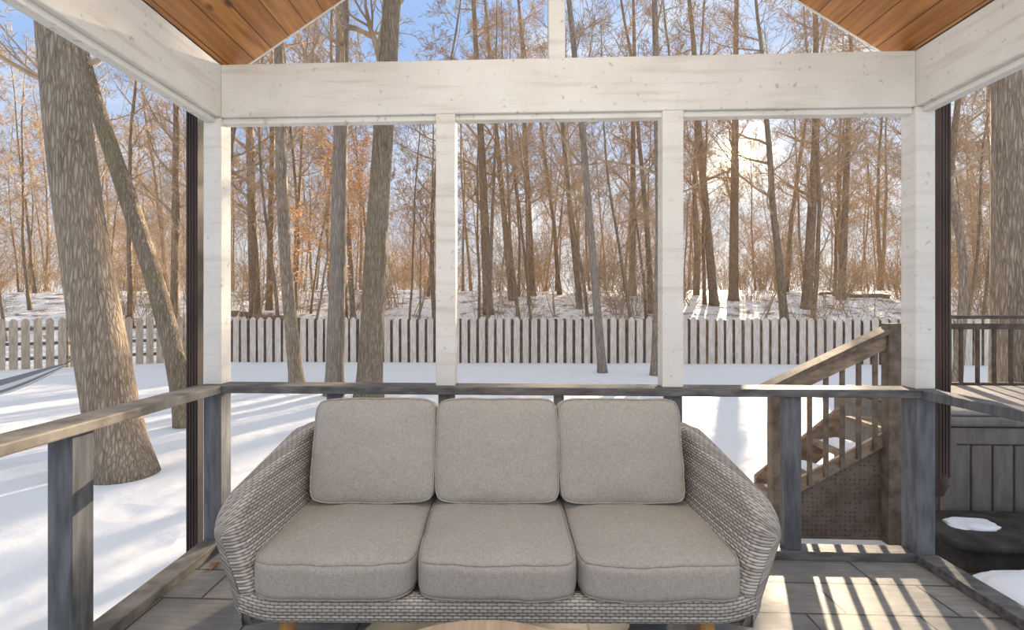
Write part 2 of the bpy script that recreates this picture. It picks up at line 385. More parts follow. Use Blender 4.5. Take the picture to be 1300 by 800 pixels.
# ------------------------------------------------------------------ sofa
SX, SY = -.078, 2.03
sofa = empty('sofa', (SX, SY, 0), 'three seat grey wicker sofa with flared arms standing on the porch', 'sofa')
def sofa_shell():
    bx, yb, rc, yf, zb = .846, .325, .14, -.325, .184
    P = []   # (x,y,nx,ny,side weight)
    def seg(x0, y0, x1, y1, n, nx, ny):
        for i in range(n): t = i/n; P.append((x0+(x1-x0)*t, y0+(y1-y0)*t, nx, ny))
    seg(-bx, yf, -bx, yb-rc, 26, -1, 0)
    for i in range(12):
        a = PI/2*i/12; P.append((-bx+rc-rc*math.cos(a), yb-rc+rc*math.sin(a), -math.cos(a), math.sin(a)))
    seg(-bx+rc, yb, bx-rc, yb, 30, 0, 1)
    for i in range(12):
        a = PI/2*i/12; P.append((bx-rc+rc*math.sin(a), yb-rc+rc*math.cos(a), math.sin(a), math.cos(a)))
    seg(bx, yb-rc, bx, yf, 26, 1, 0); P.append((bx, yf, 1, 0))
    H = .046
    st = []
    for a in range(8, 0, -1):
        an = PI/2*a/8; st.append((-bx, yf-H*math.sin(an), -1, 0, max(.06, math.cos(an)**.5), yf-H*math.sin(an)))
    for x, y, nx, ny in P: st.append((x, y, nx, ny, 1, y))
    for a in range(1, 9):
        an = PI/2*a/8; st.append((bx, yf-H*math.sin(an), 1, 0, max(.06, math.cos(an)**.5), yf-H*math.sin(an)))
    m = MB(); m.uv = []; L = 0; prev = None; K = None
    for (x, y, nx, ny, hs, yy) in st:
        if prev: L += math.hypot(x-prev[0], y-prev[1])
        prev = (x, y)
        q = (yy-(yf-H))/(yb-(yf-H))
        ztop = .585 + .150*min(1, q*1.12)
        rr = .12; d = max(0, (yf-H+rr)-yy)
        ztop -= rr - math.sqrt(max(0, rr*rr-d*d*.96))
        flare = (.106*(1-q)+.046*q) if abs(nx) > .01 else .03
        if 0.01 < abs(nx) < .99: flare = .040
        h = H*hs
        loop = []
        def cen(z): t = max(0, (z-zb)/(ztop-zb)); return flare*t**.95
        zi0 = zb+.055; zt = ztop-h*.7
        for i in range(9): z = zi0+(zt-zi0)*i/8; loop.append((cen(z)-h, z))
        for i in range(1, 10):
            a = PI-PI*i/10; ca, sa = math.cos(a), math.sin(a)
            loop.append((cen(zt)+h*math.copysign(abs(ca)**.75, ca), zt+.7*h*sa**.75))
        zo0 = zb+.09
        for i in range(9): z = zt+(zo0-zt)*i/8; loop.append((cen(z)+h, z))
        c0 = cen(zo0)+h
        for i in range(1, 7): a = PI/2*i/6; loop.append((c0-.095*hs*(1-math.cos(a)), zo0-.09*math.sin(a)))
        loop.append((c0-.14*max(hs, .3), zb+.004))
        v = 0; pv = None
        for (n, z) in loop:
            if pv: v += math.hypot(n-pv[0], z-pv[1])
            pv = (n, z)
            m.v.append(Vector((SX+x+nx*n, SY+y+ny*n, z))); m.uv.append((L, v))
        K = len(loop)
    ns = len(st)
    for i in range(ns-1):
        for k in range(K-1):
            m.f.append((i*K+k, i*K+k+1, (i+1)*K+k+1, (i+1)*K+k))
    m.f.append(tuple(range(K))); m.f.append(tuple((ns-1)*K+k for k in range(K))[::-1])
    return m
sofa_shell().build('wicker_shell', MT['wicker'], sofa, smooth=True)
m = MB(); m.uv = []
NS = 60; sec = []
for i in range(20):
    a = 2*PI*i/20; ca, sa = math.cos(a), math.sin(a)
    sec.append((.036*math.copysign(abs(ca)**.6, ca), .045*math.copysign(abs(sa)**.6, sa)))
sec.append(sec[0])
for i in range(NS+1):
    x = -.888+1.776*i/NS; e = max(0, abs(x)-.75)/.10; lift = .016*e*e
    v = 0
    for k, (a, b) in enumerate(sec):
        if k: v += math.hypot(a-sec[k-1][0], b-sec[k-1][1])
        m.v.append(Vector((SX+x, SY-.338+a, .230+b+lift))); m.uv.append((x, v))
K = len(sec)
for i in range(NS):
    for k in range(K-1): m.f.append((i*K+k, i*K+k+1, (i+1)*K+k+1, (i+1)*K+k))
m.build('front_apron', MT['wicker'], sofa, smooth=True)
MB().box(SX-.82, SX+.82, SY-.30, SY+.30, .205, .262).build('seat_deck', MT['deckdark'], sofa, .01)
for sx in (-1, 1):
    for sy in (-1, 1):
        x, y = SX+sx*.735, SY+sy*.285
        MB().tube([Vector((x+sx*.05, y+sy*.035, 0)), Vector((x+sx*.02, y+sy*.014, .11)), Vector((x, y, .215))], [.018, .028, .036], 16).build('leg', MT['legwood'], sofa, smooth=False)
SROT = .034
sofa.rotation_euler = (0, 0, SROT)
def on_sofa(x, y, z):
    c, s_ = math.cos(SROT), math.sin(SROT)
    return (SX+x*c-y*s_, SY+x*s_+y*c, z)
def cushion(name, w, d, h, puff, seed, p=8, edgef=.10):
    n = 30; bm = bmesh.new(); bmesh.ops.create_cube(bm, size=2)
    bmesh.ops.subdivide_edges(bm, edges=bm.edges[:], cuts=n, use_grid_fill=True)
    def mp(a, b, c):
        q = (abs(a)**p+abs(b)**p+abs(c)**p)**(1/p)
        a, b, c = a/q, b/q, c/q
        e = (1-a*a)*(1-b*b)
        f = 1+puff*e
        edge = 1-edgef*(max(abs(a), abs(b))**8)
        x, y, z = a*w/2, b*d/2, c*h/2*f*edge
        wv = mnoise.noise(Vector((a*1.7+seed, b*1.7, c+seed*.37)))*.010 + mnoise.noise(Vector((a*5+seed, b*5, c+seed)))*.0035
        z += wv*(1 if c > 0 else -1)*min(1, abs(c)*1.6)
        k = 1+.020*mnoise.noise(Vector((a*2.4, b*2.4, seed+5)))
        return Vector((x*k, y*k, z))
    for v in bm.verts: v.co = mp(*v.co)
    me = bpy.data.meshes.new(name); bm.to_mesh(me); bm.free()
    for f in me.polygons: f.use_smooth = True
    me.materials.append(MT['fabric'])
    o = bpy.data.objects.new(name, me); COL.objects.link(o)
    m = MB()
    for cz in (.88, -.88):
        pts = []
        for i in range(129):
            t = 2*PI*i/128; a, b = math.cos(t), math.sin(t); s_ = max(abs(a), abs(b)); a, b = a/s_, b/s_
            v = mp(a, b, cz); pts.append(v*1.0+Vector((a, b, cz*.8)).normalized()*.0028)
        m.tube(pts, [.0034]*129, 8, False)
    pp = m.build('piping', MT['piping'], None, smooth=True); pp.parent = o
    return o
cw = .570
for i in range(3):
    c = cushion('seat_cushion', cw+.002, .68, .152, .14, i*3.3, 8)
    c.location = on_sofa((i-1)*cw, -.06, .349); c.rotation_euler = (.018, 0, SROT)
    tag(c, ['taupe grey seat cushion beside the left arm of the wicker sofa', 'taupe grey seat cushion in the middle of the wicker sofa', 'taupe grey seat cushion beside the right arm of the wicker sofa'][i], 'cushion', 'seat cushions on the sofa')
bw = .542
for i in range(3):
    c = cushion('back_cushion', bw+.008, .45, .155, .34, 20+i*2.1, 8, .14)
    c.location = on_sofa((i-1)*bw, .150, .640); c.rotation_euler = (PI/2-.24, 0, SROT+[.015, 0, -.02][i])
    tag(c, ['taupe grey back cushion leaning at the left end of the wicker sofa', 'taupe grey back cushion leaning at the middle of the wicker sofa', 'taupe grey back cushion leaning at the right end of the wicker sofa'][i], 'cushion', 'back cushions on the sofa')
# coffee table
tb = empty('coffee_table', (-.07, .93, 0), 'round pale wood coffee table in front of the sofa', 'table')
MB().lathe([(.39, .385), (.402, .39), (.405, .40), (.405, .412), (.398, .42), (.385, .4215)], 96, (-.07, .93)).build('tabletop', MT['oak'], tb)
for k in range(4):
    a = PI/4+k*PI/2; c, s_ = math.cos(a), math.sin(a)
    MB().tube([Vector((-.07+c*.30, .93+s_*.30, 0)), Vector((-.07+c*.24, .93+s_*.24, .386))], [.014, .024], 14).build('leg', MT['legwood'], tb)
m = MB()
for k in range(2):
    a = PI/4+k*PI/2; c, s_ = math.cos(a)*.245, math.sin(a)*.245
    m.bar((-.07+c, .93+s_, .365), (-.07-c, .93-s_, .365), .04, .035)
m.build('cross_brace', MT['legwood'], tb, .003)
# ------------------------------------------------------------------ downspouts
def spout(xc, ztop, zbot, label, kick):
    r = empty('downspout', (xc, YW+.17, zbot), label, 'downspout')
    m = MB()
    for i in range(4):
        x = xc-.0235+i*.0157
        m.box(x-.0055, x+.0055, YW+.135, YW+.20, zbot, ztop)
    m.box(xc-.033, xc+.033, YW+.14, YW+.195, zbot, ztop); m.build('pipe', MT['spout'], r, .003)
    m = MB(); pts = [Vector((xc, YW+.168, zbot+.02)), Vector((xc+kick*.01, YW+.175, zbot-.04)), Vector((xc+kick*.02, YW+.21, zbot-.09)), Vector((xc+kick*.03, YW+.29, zbot-.12))]
    m.tube(pts, [.036]*4, 10); m.build('elbow', MT['spout'], r, smooth=True)
spout(at(247, 400, YW+.165).x, 2.5, -.2, 'dark brown metal downspout outside the left corner post', -1)
spout(at(1194, 400, YW+.165).x, 2.5, .38, 'dark brown metal downspout outside the right corner post', 1)
# ------------------------------------------------------------------ fence
def fence(A, B, H, label, seed, posttop=-.07, mat='fence', back=True):
    A, B = Vector(A), Vector(B); d = (B-A); L = d.length; d.normalize(); nrm = Vector((d.y, -d.x, 0))
    if nrm.y > 0: nrm = -nrm
    r = empty('picket_fence', (A.x, A.y, gz(A.x, A.y)), label, 'fence'); rng = random.Random(seed)
    npan = max(1, round(L/2.4)); pl = L/npan
    for k in range(npan+1):
        c = A+d*(pl*k)-nrm*(.14 if posttop < 0 else .06); z = gz(c.x, c.y); pt = GZ+H+posttop
        MB().add([(c.x-.045, c.y-.045, z-.1), (c.x+.045, c.y-.045, z-.1), (c.x+.045, c.y+.045, z-.1), (c.x-.045, c.y+.045, z-.1),
                  (c.x-.045, c.y-.045, pt-.05), (c.x+.045, c.y-.045, pt-.05), (c.x+.045, c.y+.045, pt-.05), (c.x-.045, c.y+.045, pt-.05), (c.x, c.y, pt)],
                 [(0,1,5,4),(1,2,6,5),(2,3,7,6),(3,0,4,7),(4,5,8),(5,6,8),(6,7,8),(7,4,8)]).build('fence_post', MT[mat], r)
    def row(k, n, off, shift, count):
        m = MB()
        for i in range(count):
            c = A+d*(pl*k+(i+.5+shift)*pl/n)-nrm*off; z0 = gz(c.x, c.y)+.0; z1 = GZ+H+rng.uniform(-.018, .018)-(.05 if shift else 0)
            w = .089; t = .01; sh = rng.uniform(-.008, .008); tl = rng.uniform(-.008, .008)
            pr = [(-w, z0-.02), (w, z0-.02), (w+tl, z1-.075), (w*.35+tl, z1), (-w*.35+tl, z1), (-w+tl, z1-.075)]
            vv = []
            for sgn in (1, -1):
                for (a, z) in pr:
                    q = c+d*(a+sh)+nrm*(t*sgn); vv.append((q.x, q.y, z))
            m.add(vv, [(0,1,2,3,4,5), (11,10,9,8,7,6)]+[(j, j+6, (j+1)%6+6, (j+1)%6) for j in range(6)])
        return m
    for k in range(npan):
        n = int(pl/.235)
        row(k, n, 0, 0, n).build('picket_panel', MT[mat], r)
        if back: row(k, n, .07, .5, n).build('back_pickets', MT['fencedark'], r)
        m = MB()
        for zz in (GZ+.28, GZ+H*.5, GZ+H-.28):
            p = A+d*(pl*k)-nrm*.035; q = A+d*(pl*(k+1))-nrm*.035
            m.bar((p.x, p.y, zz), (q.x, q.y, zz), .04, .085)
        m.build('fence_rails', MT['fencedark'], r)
fence((-10.0, 14.5, 0), (20.5, 14.5, 0), 1.37, 'long weathered picket fence running across the back of the snowy yard', 1)
fence((-10.15, 14.45, 0), (-17.2, 10.2, 0), 1.37, 'short tan angled picket fence run at the left behind the hammock', 2, .16, 'fencetan', False)
# ------------------------------------------------------------------ deck, stairs, tub
YS = 3.6; SW = .60
stp = empty('deck_stairs', (2.3, YS, GZ), 'weathered wooden deck stairs with sloping handrail and snow on the treads', 'stairs')
DZ = .36; X0 = 2.72; run = .225; rise = (DZ-GZ)/4
for k in range(3):
    z = DZ-rise*(k+1); xa = X0-run*(k+1)
    td = MB().box(xa-.02, xa+run, YS+.045, YS+SW, z-.04, z).build('tread', MT['deck'], stp, .004)
    mm = MB(); n = 10
    vs = []; fs = []
    for i in range(n+1):
        for j in range(n+1):
            a, b = i/n, j/n; e = min(a, 1-a, b, 1-b)*6
            vs.append((xa+.03+(run-.06)*a, YS+.06+(SW-.12)*b, z+.002+.05*min(1, e)*(.7+.3*math.sin(a*5+b*7+k))))
    for i in range(n):
        for j in range(n): q = i*(n+1)+j; fs.append((q, q+1, q+n+2, q+n+1))
    mm.add(vs, fs).build('snow_layer', MT['snowcap'], td, smooth=True, origin=stp.location)
def sz(x): return DZ+.05-rise/run*(X0-x)
for yy in (YS, YS+SW):
    m = MB(); a = (X0+.02, sz(X0+.02)); xe_ = X0-run*3+.0; b = (xe_, sz(xe_)); w = .30
    vv = []
    for y in (yy, yy+.042):
        vv += [(a[0], y, a[1]), (b[0], y, b[1]), (b[0], y, GZ+.02), (b[0]+.1, y, GZ), (a[0], y, a[1]-w)]
    m.add(vv, [(0,1,2,3,4), (9,8,7,6,5)]+[(j, j+5, (j+1)%5+5, (j+1)%5) for j in range(5)]); m.build('stringer', MT['deck'], stp, .004)
pa = at(958, 497, YS-.03); pb = at(1132, 414, YS-.03)
def hz(x): return pa.z+(pb.z-pa.z)*(x-pa.x)/(pb.x-pa.x)
xn0 = at(986, 500, YS-.05).x; xn1 = at(1131, 500, YS-.05).x
def kz(x): return (sz(xn0)+.24)+(sz(xn1)+.02-sz(xn0)-.24)*(x-xn0)/(xn1-xn0)
m = MB(); sk = [(xn1, kz(xn1)), (xn0, kz(xn0)), (xn0, GZ-.02), (xn1, GZ-.02)]
m.add([(x, YS-.022, z) for x, z in sk]+[(x, YS-.004, z) for x, z in sk], [(0,1,2,3), (7,6,5,4), (0,4,5,1), (1,5,6,2), (2,6,7,3), (3,7,4,0)])
m.build('skirt_panel', MT['skirt'], stp)
MB().bar((xn0, YS-.03, kz(xn0)-.03), (xn1, YS-.03, kz(xn1)-.03), .025, .09).build('trim_board', MT['deck'], stp, .003)
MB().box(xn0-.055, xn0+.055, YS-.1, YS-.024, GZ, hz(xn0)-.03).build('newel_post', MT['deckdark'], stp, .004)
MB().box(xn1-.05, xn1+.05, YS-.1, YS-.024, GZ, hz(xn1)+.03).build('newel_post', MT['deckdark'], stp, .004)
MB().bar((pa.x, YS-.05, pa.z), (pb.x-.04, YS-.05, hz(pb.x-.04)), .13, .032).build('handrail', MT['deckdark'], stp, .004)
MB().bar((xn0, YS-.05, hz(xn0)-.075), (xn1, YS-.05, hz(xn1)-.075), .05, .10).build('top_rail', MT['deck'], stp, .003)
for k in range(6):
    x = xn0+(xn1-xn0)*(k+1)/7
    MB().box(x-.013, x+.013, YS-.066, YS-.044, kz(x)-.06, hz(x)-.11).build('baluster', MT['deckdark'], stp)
dk = empty('deck', (5, 6, GZ), 'raised weathered wooden deck behind the hot tub', 'deck')
m = MB()
for i in range(7): m.box(4.95, 9.5, 4.95+i*.145, 4.95+i*.145+.138, DZ-.03, DZ)
m.build('deck_boards', MT['deck'], dk)
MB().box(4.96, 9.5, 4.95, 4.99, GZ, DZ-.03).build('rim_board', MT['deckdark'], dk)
m = MB()
for i in range(2): m.box(X0+.06+i*.145, X0+.198+i*.145, YS+.02, YS+SW, DZ-.03, DZ)
m.build('landing', MT['deck'], dk)
dr = empty('deck_railing', (5, 5.16, DZ), 'dark deck railing with thin balusters behind the hot tub', 'railing')
MB().box(4.40, 9.5, 5.14, 5.26, DZ+.80, DZ+.835).build('cap_rail', MT['raildark'], dr, .004)
MB().box(4.40, 9.5, 5.18, 5.22, DZ+.69, DZ+.75).build('top_rail', MT['raildark'], dr, .003)
MB().box(4.40, 9.5, 5.18, 5.22, DZ+.08, DZ+.14).build('lower_rail', MT['raildark'], dr, .003)
for x in (4.44, 5.9, 7.4, 9.0): MB().box(x-.04, x+.04, 5.155, 5.245, DZ-.4, DZ+.80).build('rail_post', MT['raildark'], dr, .003)
for k in range(24):
    x = 4.61+k*.165
    if min(abs(x-q) for q in (5.9, 7.4)) > .06: MB().box(x-.013, x+.013, 5.187, 5.213, DZ+.1, DZ+.7).build('baluster', MT['raildark'], dr)
def rrect(x0, x1, y0, y1, r, n=8):
    pts = []
    for cx, cy, a0 in ((x1-r, y1-r, 0), (x0+r, y1-r, PI/2), (x0+r, y0+r, PI), (x1-r, y0+r, 1.5*PI)):
        for i in range(n+1): a = a0+PI/2*i/n; pts.append((cx+r*math.cos(a), cy+r*math.sin(a)))
    return pts
ht = empty('hot_tub', (4.05, 4.1, GZ), 'grey panelled hot tub with pale cover beside the deck', 'hot tub')
cab = MB().prism(rrect(3.06, 5.2, 3.65, 4.85, .10), GZ, .42).build('cabinet', MT['tub'], ht)
m = MB(); x = 3.15
while x < 5.0: m.box(x, x+.135, 3.632, 3.652, GZ+.13, .28); x += .15
m.build('panel_slats', MT['tub'], cab, .006, origin=ht.location)
m = MB(); m.box(3.10, 5.15, 3.622, 3.655, .29, .41); m.box(3.10, 5.15, 3.622, 3.655, GZ, GZ+.12)
for x in (3.09, 4.1, 5.05): m.box(x, x+.09, 3.618, 3.655, GZ, .41)
m.build('panel_frame', MT['tub'], cab, .006, origin=ht.location)
MB().prism(rrect(3.02, 5.24, 3.59, 4.89, .14), .42, .485).build('lip', MT['tub'], ht, .02)
MB().prism(rrect(3.06, 5.2, 3.65, 4.85, .13), .485, .525).build('cover', MT['cover'], ht, .015)
# step, bed and snow by right side
def blob(name, c, size, mat, seed, amp=.18, flat=None, parent=None, sq=.8):
    bm = bmesh.new(); bmesh.ops.create_icosphere(bm, subdivisions=4, radius=1)
    for v in bm.verts:
        n = mnoise.noise(v.co*1.3+Vector((seed, seed*.7, 0)))*amp*2+mnoise.noise(v.co*3.5+Vector((seed, 0, 0)))*amp*.6
        q = v.co*(1+n); q.x = math.copysign(abs(q.x)**sq, q.x); q.y = math.copysign(abs(q.y)**sq, q.y)
        if flat is not None: q.z = min(q.z, flat+.1*n)
        v.co = Vector((q.x*size[0], q.y*size[1], q.z*size[2]))
    me = bpy.data.meshes.new(name); bm.to_mesh(me); bm.free(); me.materials.append(mat)
    for f in me.polygons: f.use_smooth = True
    o = bpy.data.objects.new(name, me); COL.objects.link(o); o.location = c
    if parent: o.parent = parent; o.location = Vector(c)-parent.location
    return o
o = blob('planting_bed', (3.15, 2.62, -.42), (.98, .42, .22), MT['soil'], 3, .06); tag(o, 'dark mulch bed with fallen leaves outside the right side of the porch', 'garden bed')
ts = empty('tub_step', (3.6, 3.3, GZ), 'flat dark step with a small snow patch below the hot tub', 'step')
MB().prism(rrect(2.74, 4.6, 3.06, 3.58, .12), GZ, -.21).build('step_base', MT['rock'], ts, .01)
MB().prism(rrect(2.70, 4.64, 3.02, 3.58, .14), -.21, -.165).build('step_top', MT['rock'], ts, .018)
blob('snow_patch', (3.02, 3.33, -.163), (.15, .09, .028), MT['snowcap'], 4, .18, None, ts)
r3 = blob('snow_pile', (2.72, 2.52, -.17), (.40, .18, .10), MT['snowcap'], 5.1, .12); tag(r3, 'white snow pile on the mulch bed at lower right', 'snow pile')
# ------------------------------------------------------------------ trees
RM = .0045
def rnd_perp(d, rng):
    a = Vector((rng.uniform(-1, 1), rng.uniform(-1, 1), rng.uniform(-1, 1))); a -= d*a.dot(d)
    return a.normalized() if a.length > 1e-4 else Vector((1, 0, 0))
def grow(m, p, d, L, r, depth, rng, maxd, tips=None):
    n = 5 if depth == 0 else (4 if depth == 1 else 3)
    pts = [p.copy()]; dirs = [d.copy()]; q = p.copy(); dd = d.copy()
    for i in range(n):
        dd = (dd+rnd_perp(dd, rng)*rng.uniform(.05, .28)+Vector((0, 0, .07))).normalized()
        q = q+dd*(L/n); pts.append(q.copy()); dirs.append(dd.copy())
    rad = [max(RM, r*(1-.8*i/n)) for i in range(n+1)]
    m.tube(pts, rad, 6 if r > .05 else (4 if r > .02 else 3), False)
    if tips is not None and depth >= maxd-1: tips += pts[1:]
    if depth < maxd:
        nc = [6, 5, 4, 3][min(depth, 3)]
        for k in range(nc):
            f = rng.uniform(.22, 1.0)*n; i = min(int(f), n-1); t = f-i
            bp = pts[i].lerp(pts[i+1], t); bd = dirs[i+1]
            ang = rng.uniform(.45, 1.0)
            nd = (bd*math.cos(ang)+rnd_perp(bd, rng)*math.sin(ang)).normalized()
            grow(m, bp, nd, L*rng.uniform(.35, .62)*(1.15-.4*f/n), max(RM, r*(1-.7*f/n)*.55), depth+1, rng, maxd, tips)
def tree_parts(root, pts, rad, rng, tmat, bstart, nb, blen, maxd=3, sides=10, tips=None, brmax=.09):
    m = MB(); m.tube(pts, rad, sides, True); m.build('trunk', tmat, root, smooth=True)
    m = MB(); tot = len(pts)-1
    zs = pts[0].z; zt = pts[-1].z
    for k in range(nb):
        h = bstart+(zt-zs-bstart)*((k+rng.random()*.8)/nb)
        z = zs+h
        i = 0
        while i < tot-1 and pts[i+1].z < z: i += 1
        t = (z-pts[i].z)/max(1e-6, pts[i+1].z-pts[i].z); t = max(0, min(1, t))
        bp = pts[i].lerp(pts[i+1], t); rr = rad[i]+(rad[i+1]-rad[i])*t
        az = rng.uniform(0, 2*PI); el = rng.uniform(.25, 1.0)
        fr = h/(zt-zs)
        d = Vector((math.cos(az)*math.cos(el), math.sin(az)*math.cos(el), math.sin(el)))
        grow(m, bp, d, blen*rng.uniform(.6, 1.15)*(1.15-.6*fr), max(.012, min(rr*.5, brmax)), 0, rng, maxd, tips)
    m.build('branches', MT['twig'], root)
def trunk_px(path, Y, rb, rt, H, rng, base_z=None):
    w = [at(x, y, Y) for x, y in path]
    b = w[0]; g = gz(b.x, Y)
    if b.z > g+.05:
        d = (w[0]-w[1]); w.insert(0, w[0]+d*((g-.05-w[0].z)/d.z)) if abs(d.z) > 1e-3 else None
    else: w[0] = Vector((b.x, Y, g-.05))
    d = (w[-1]-w[-2]).normalized(); d = (d+Vector((0, 0, .6))).normalized()
    while w[-1].z < g+H: w.append(w[-1]+d*1.5+Vector((rng.uniform(-.1, .1), rng.uniform(-.12, .12), 0)))
    out = []
    for i in range(len(w)-1):
        n = max(2, int((w[i+1]-w[i]).length/.35))
        for k in range(n): out.append(w[i].lerp(w[i+1], k/n))
    out.append(w[-1])
    for _ in range(6): out = [out[0]]+[(out[i-1]+out[i]*2+out[i+1])/4 for i in range(1, len(out)-1)]+[out[-1]]
    z0, z1 = out[0].z, out[-1].z; rad = []
    for i, p in enumerate(out):
        h = p.z-z0; t = h/(z1-z0)
        r = rb+(rt-rb)*t; r *= 1+.28*math.exp(-h/.25)
        r *= 1+.05*mnoise.noise(Vector((p.x*3, p.z*1.1, Y)))
        rad.append(max(.01, r))
    return out, rad
def big(path, Y, wpx, label, mat, seed, H=13, bstart=4.0, nb=16, blen=3.2, maxd=3, sides=20, group=None):
    rng = random.Random(seed); rb = wpx*Y/F/2
    pts, rad = trunk_px(path, Y, rb, rb*.35, H, rng)
    r = empty('bare_tree', pts[0], label, 'tree', group)
    tree_parts(r, pts, rad, rng, mat, bstart, nb, blen, maxd, sides)
    return r
big([(158, 605), (132, 470), (99, 270), (74, 50)], 4.75, 62, 'thick leaning tree trunk just outside the left rail', MT['bark'], 11, 12, 5.5, 10, 2.6)
big([(236, 535), (222, 440), (190, 335), (160, 240), (128, 155), (104, 85)], 6.7, 25, 'slim mossy trunk leaning left behind the thick left tree', MT['bark_moss'], 12, 10, 4.2, 10, 2.4)
big([(378, 494), (366, 380), (358, 250), (354, 60)], 9.8, 18, 'slender yard tree nearest the left corner post', MT['bark'], 13, 12, 4.5, 12, 2.6)
big([(424, 508), (430, 300), (436, 0)], 9.2, 23, 'straight smooth grey trunk left of the large furrowed trunk', MT['bark_grey'], 14, 14, 6, 12, 3)
big([(468, 508), (478, 300), (498, 0)], 9.0, 32, 'large furrowed trunk with a mossy patch behind the left back cushion', MT['bark_moss'], 15, 14, 6, 12, 3)
big([(765, 475), (753, 330), (738, 150), (722, 0)], 12.4, 11, 'thin yard tree before the fence in the middle opening', MT['bark_grey'], 16, 13, 4, 12, 2.6)
big([(832, 480), (838, 300), (831, 0)], 12.0, 12, 'yard tree half hidden by the right mullion', MT['bark'], 17, 13, 4, 12, 2.8)
big([(1287, 500), (1285, 300), (1283, 80)], 6.2, 46, 'thick tree trunk beyond the deck railing at the right edge', MT['bark'], 18, 12, 6, 10, 2.6)
big([(1216, 470), (1224, 380), (1228, 320), (1215, 270), (1199, 235)], 9.5, 11, 'crooked thin tree bending left beyond the deck railing', MT['bark'], 19, 8, 3.0, 10, 2.2)
jt = big([(-215, 560), (-225, 300)], 6.0, 26, 'hammock tree at the far left outside the porch', MT['bark'], 20, 10, 4.5, 8, 2.4)
mid = [
 ([(620, 402), (612, 200), (601, 0)], 24, 13, 'straight dark trunk beyond the fence just right of the left mullion'),
 ([(324, 402), (317, 160)], 23, 14, 'dark trunk beyond the fence close to the left corner post'),
 ([(342, 400), (346, 150)], 25, 9, 'thin trunk beyond the fence between two thicker trunks at left'),
 ([(650, 380), (630, 165)], 27, 9, 'trunk leaning left on the bank in the middle opening'),
 ([(676, 372), (666, 160)], 29, 9, 'slim upright trunk on the bank left of the thin yard tree'),
 ([(736, 388), (714, 160)], 25, 8, 'slim trunk on the bank immediately left of the thin yard tree'),
 ([(803, 376), (804, 150)], 28, 9, 'straight slim trunk on the bank at right of the middle opening'),
 ([(906, 380), (887, 165)], 26, 11, 'dark trunk leaning left on the bank in the right opening'),
 ([(931, 376), (935, 0)], 27, 12, 'tall straight trunk below the sun in the right opening'),
 ([(1024, 388), (1036, 170)], 25, 12, 'trunk leaning right on the bank in the right opening'),
 ([(1068, 380), (1077, 160)], 27, 9, 'slim trunk on the bank left of the right corner post'),
 ([(222, 400), (224, 140)], 22, 11, 'upright trunk beyond the fence left of the left corner post'),
]
RM = .006
for i, (pth, Y, w, lab) in enumerate(mid):
    big(pth, Y, w, lab, MT['bark_far'], 40+i, 17, 4.5, 16, 3.0, 3, 10)
# woodland prototypes and copies
def proto(seed, H, r):
    rng = random.Random(seed); n = 16; p = Vector((0, 0, -.15)); pts = [p.copy()]; d = Vector((rng.uniform(-.11, .11), rng.uniform(-.08, .08), 1)).normalized()
    for i in range(n):
        d = (d+Vector((rng.uniform(-.06, .06), rng.uniform(-.06, .06), .04))).normalized(); p = p+d*(H/n); pts.append(p.copy())
    rad = [r*(1-.8*i/n)*(1+.35*math.exp(-i*1.4)) for i in range(n+1)]
    root = empty('woodland_tree', (0, 0, 0), 'bare grey brown woodland tree standing on the snowy bank beyond the fence', 'tree', 'bare woodland trees beyond the fence')
    tree_parts(root, pts, rad, rng, MT['bark_far'], H*rng.uniform(.18, .38), rng.randint(15, 20), H*.195, 3, 8, None, .05)
    return root
protos = [proto(100+i, H, r) for i, (H, r) in enumerate([(17, .13), (15, .09), (18, .15), (13, .07), (16, .10), (12, .06), (14, .08), (19, .14)])]
rng = random.Random(77); placed = []
def place(o, x, y, sc):
    o.location = (x, y, gz(x, y)); o.rotation_euler = (rng.uniform(-.05, .05), rng.uniform(-.09, .09), rng.uniform(0, 2*PI)); o.scale = (sc, sc, sc)
used = 0; tries = 0
while used < 165 and tries < 8000:
    tries += 1
    Y = 18+42*rng.random()**1.15; xx = rng.uniform(-1.25, 1.3)*Y
    if xx > 50 or xx < -50: continue
    if any((xx-a)**2+(Y-b)**2 < 1.6**2 for a, b in placed): continue
    lane = xx-(1.0+.448*(Y-2))
    if Y < 46 and abs(lane) < 1.7: continue      # trees left out of the sun's path so light reaches the floor
    placed.append((xx, Y))
    o = protos[used] if used < len(protos) else copy_tree(protos[rng.randrange(len(protos))])
    place(o, xx, Y, rng.uniform(.8, 1.15)); used += 1
def brush(seed, n, H):
    rng2 = random.Random(seed); root = empty('bare_sapling', (0, 0, 0), 'thin bare multi stemmed sapling growing among the woodland trees', 'sapling', 'bare saplings on the wooded bank')
    m = MB()
    for k in range(n):
        az = rng2.uniform(0, 2*PI); el = rng2.uniform(.9, 1.5)
        grow(m, Vector((rng2.uniform(-.3, .3), rng2.uniform(-.3, .3), -.1)), Vector((math.cos(az)*math.cos(el), math.sin(az)*math.cos(el), math.sin(el))), H*rng2.uniform(.6, 1.1), .021, 0, rng2, 2)
    m.build('stems', MT['twig'], root); return root
bp = [brush(300+i, n, H) for i, (n, H) in enumerate([(4, 4.0), (8, 2.6), (4, 5.5), (10, 2.0), (4, 6.5), (6, 3.2)])]
for i in range(285):
    o = bp[i] if i < len(bp) else copy_tree(bp[rng.randrange(len(bp))])
    if i < 155: Y = 17+23*rng.random()**.85; sc = rng.uniform(.75, 1.2)
    else: Y = 36+26*rng.random(); sc = rng.uniform(1.2, 2.1)
    place(o, max(-52, min(52, rng.uniform(-1.2, 1.25)*Y)), Y, sc)
RM = .0045
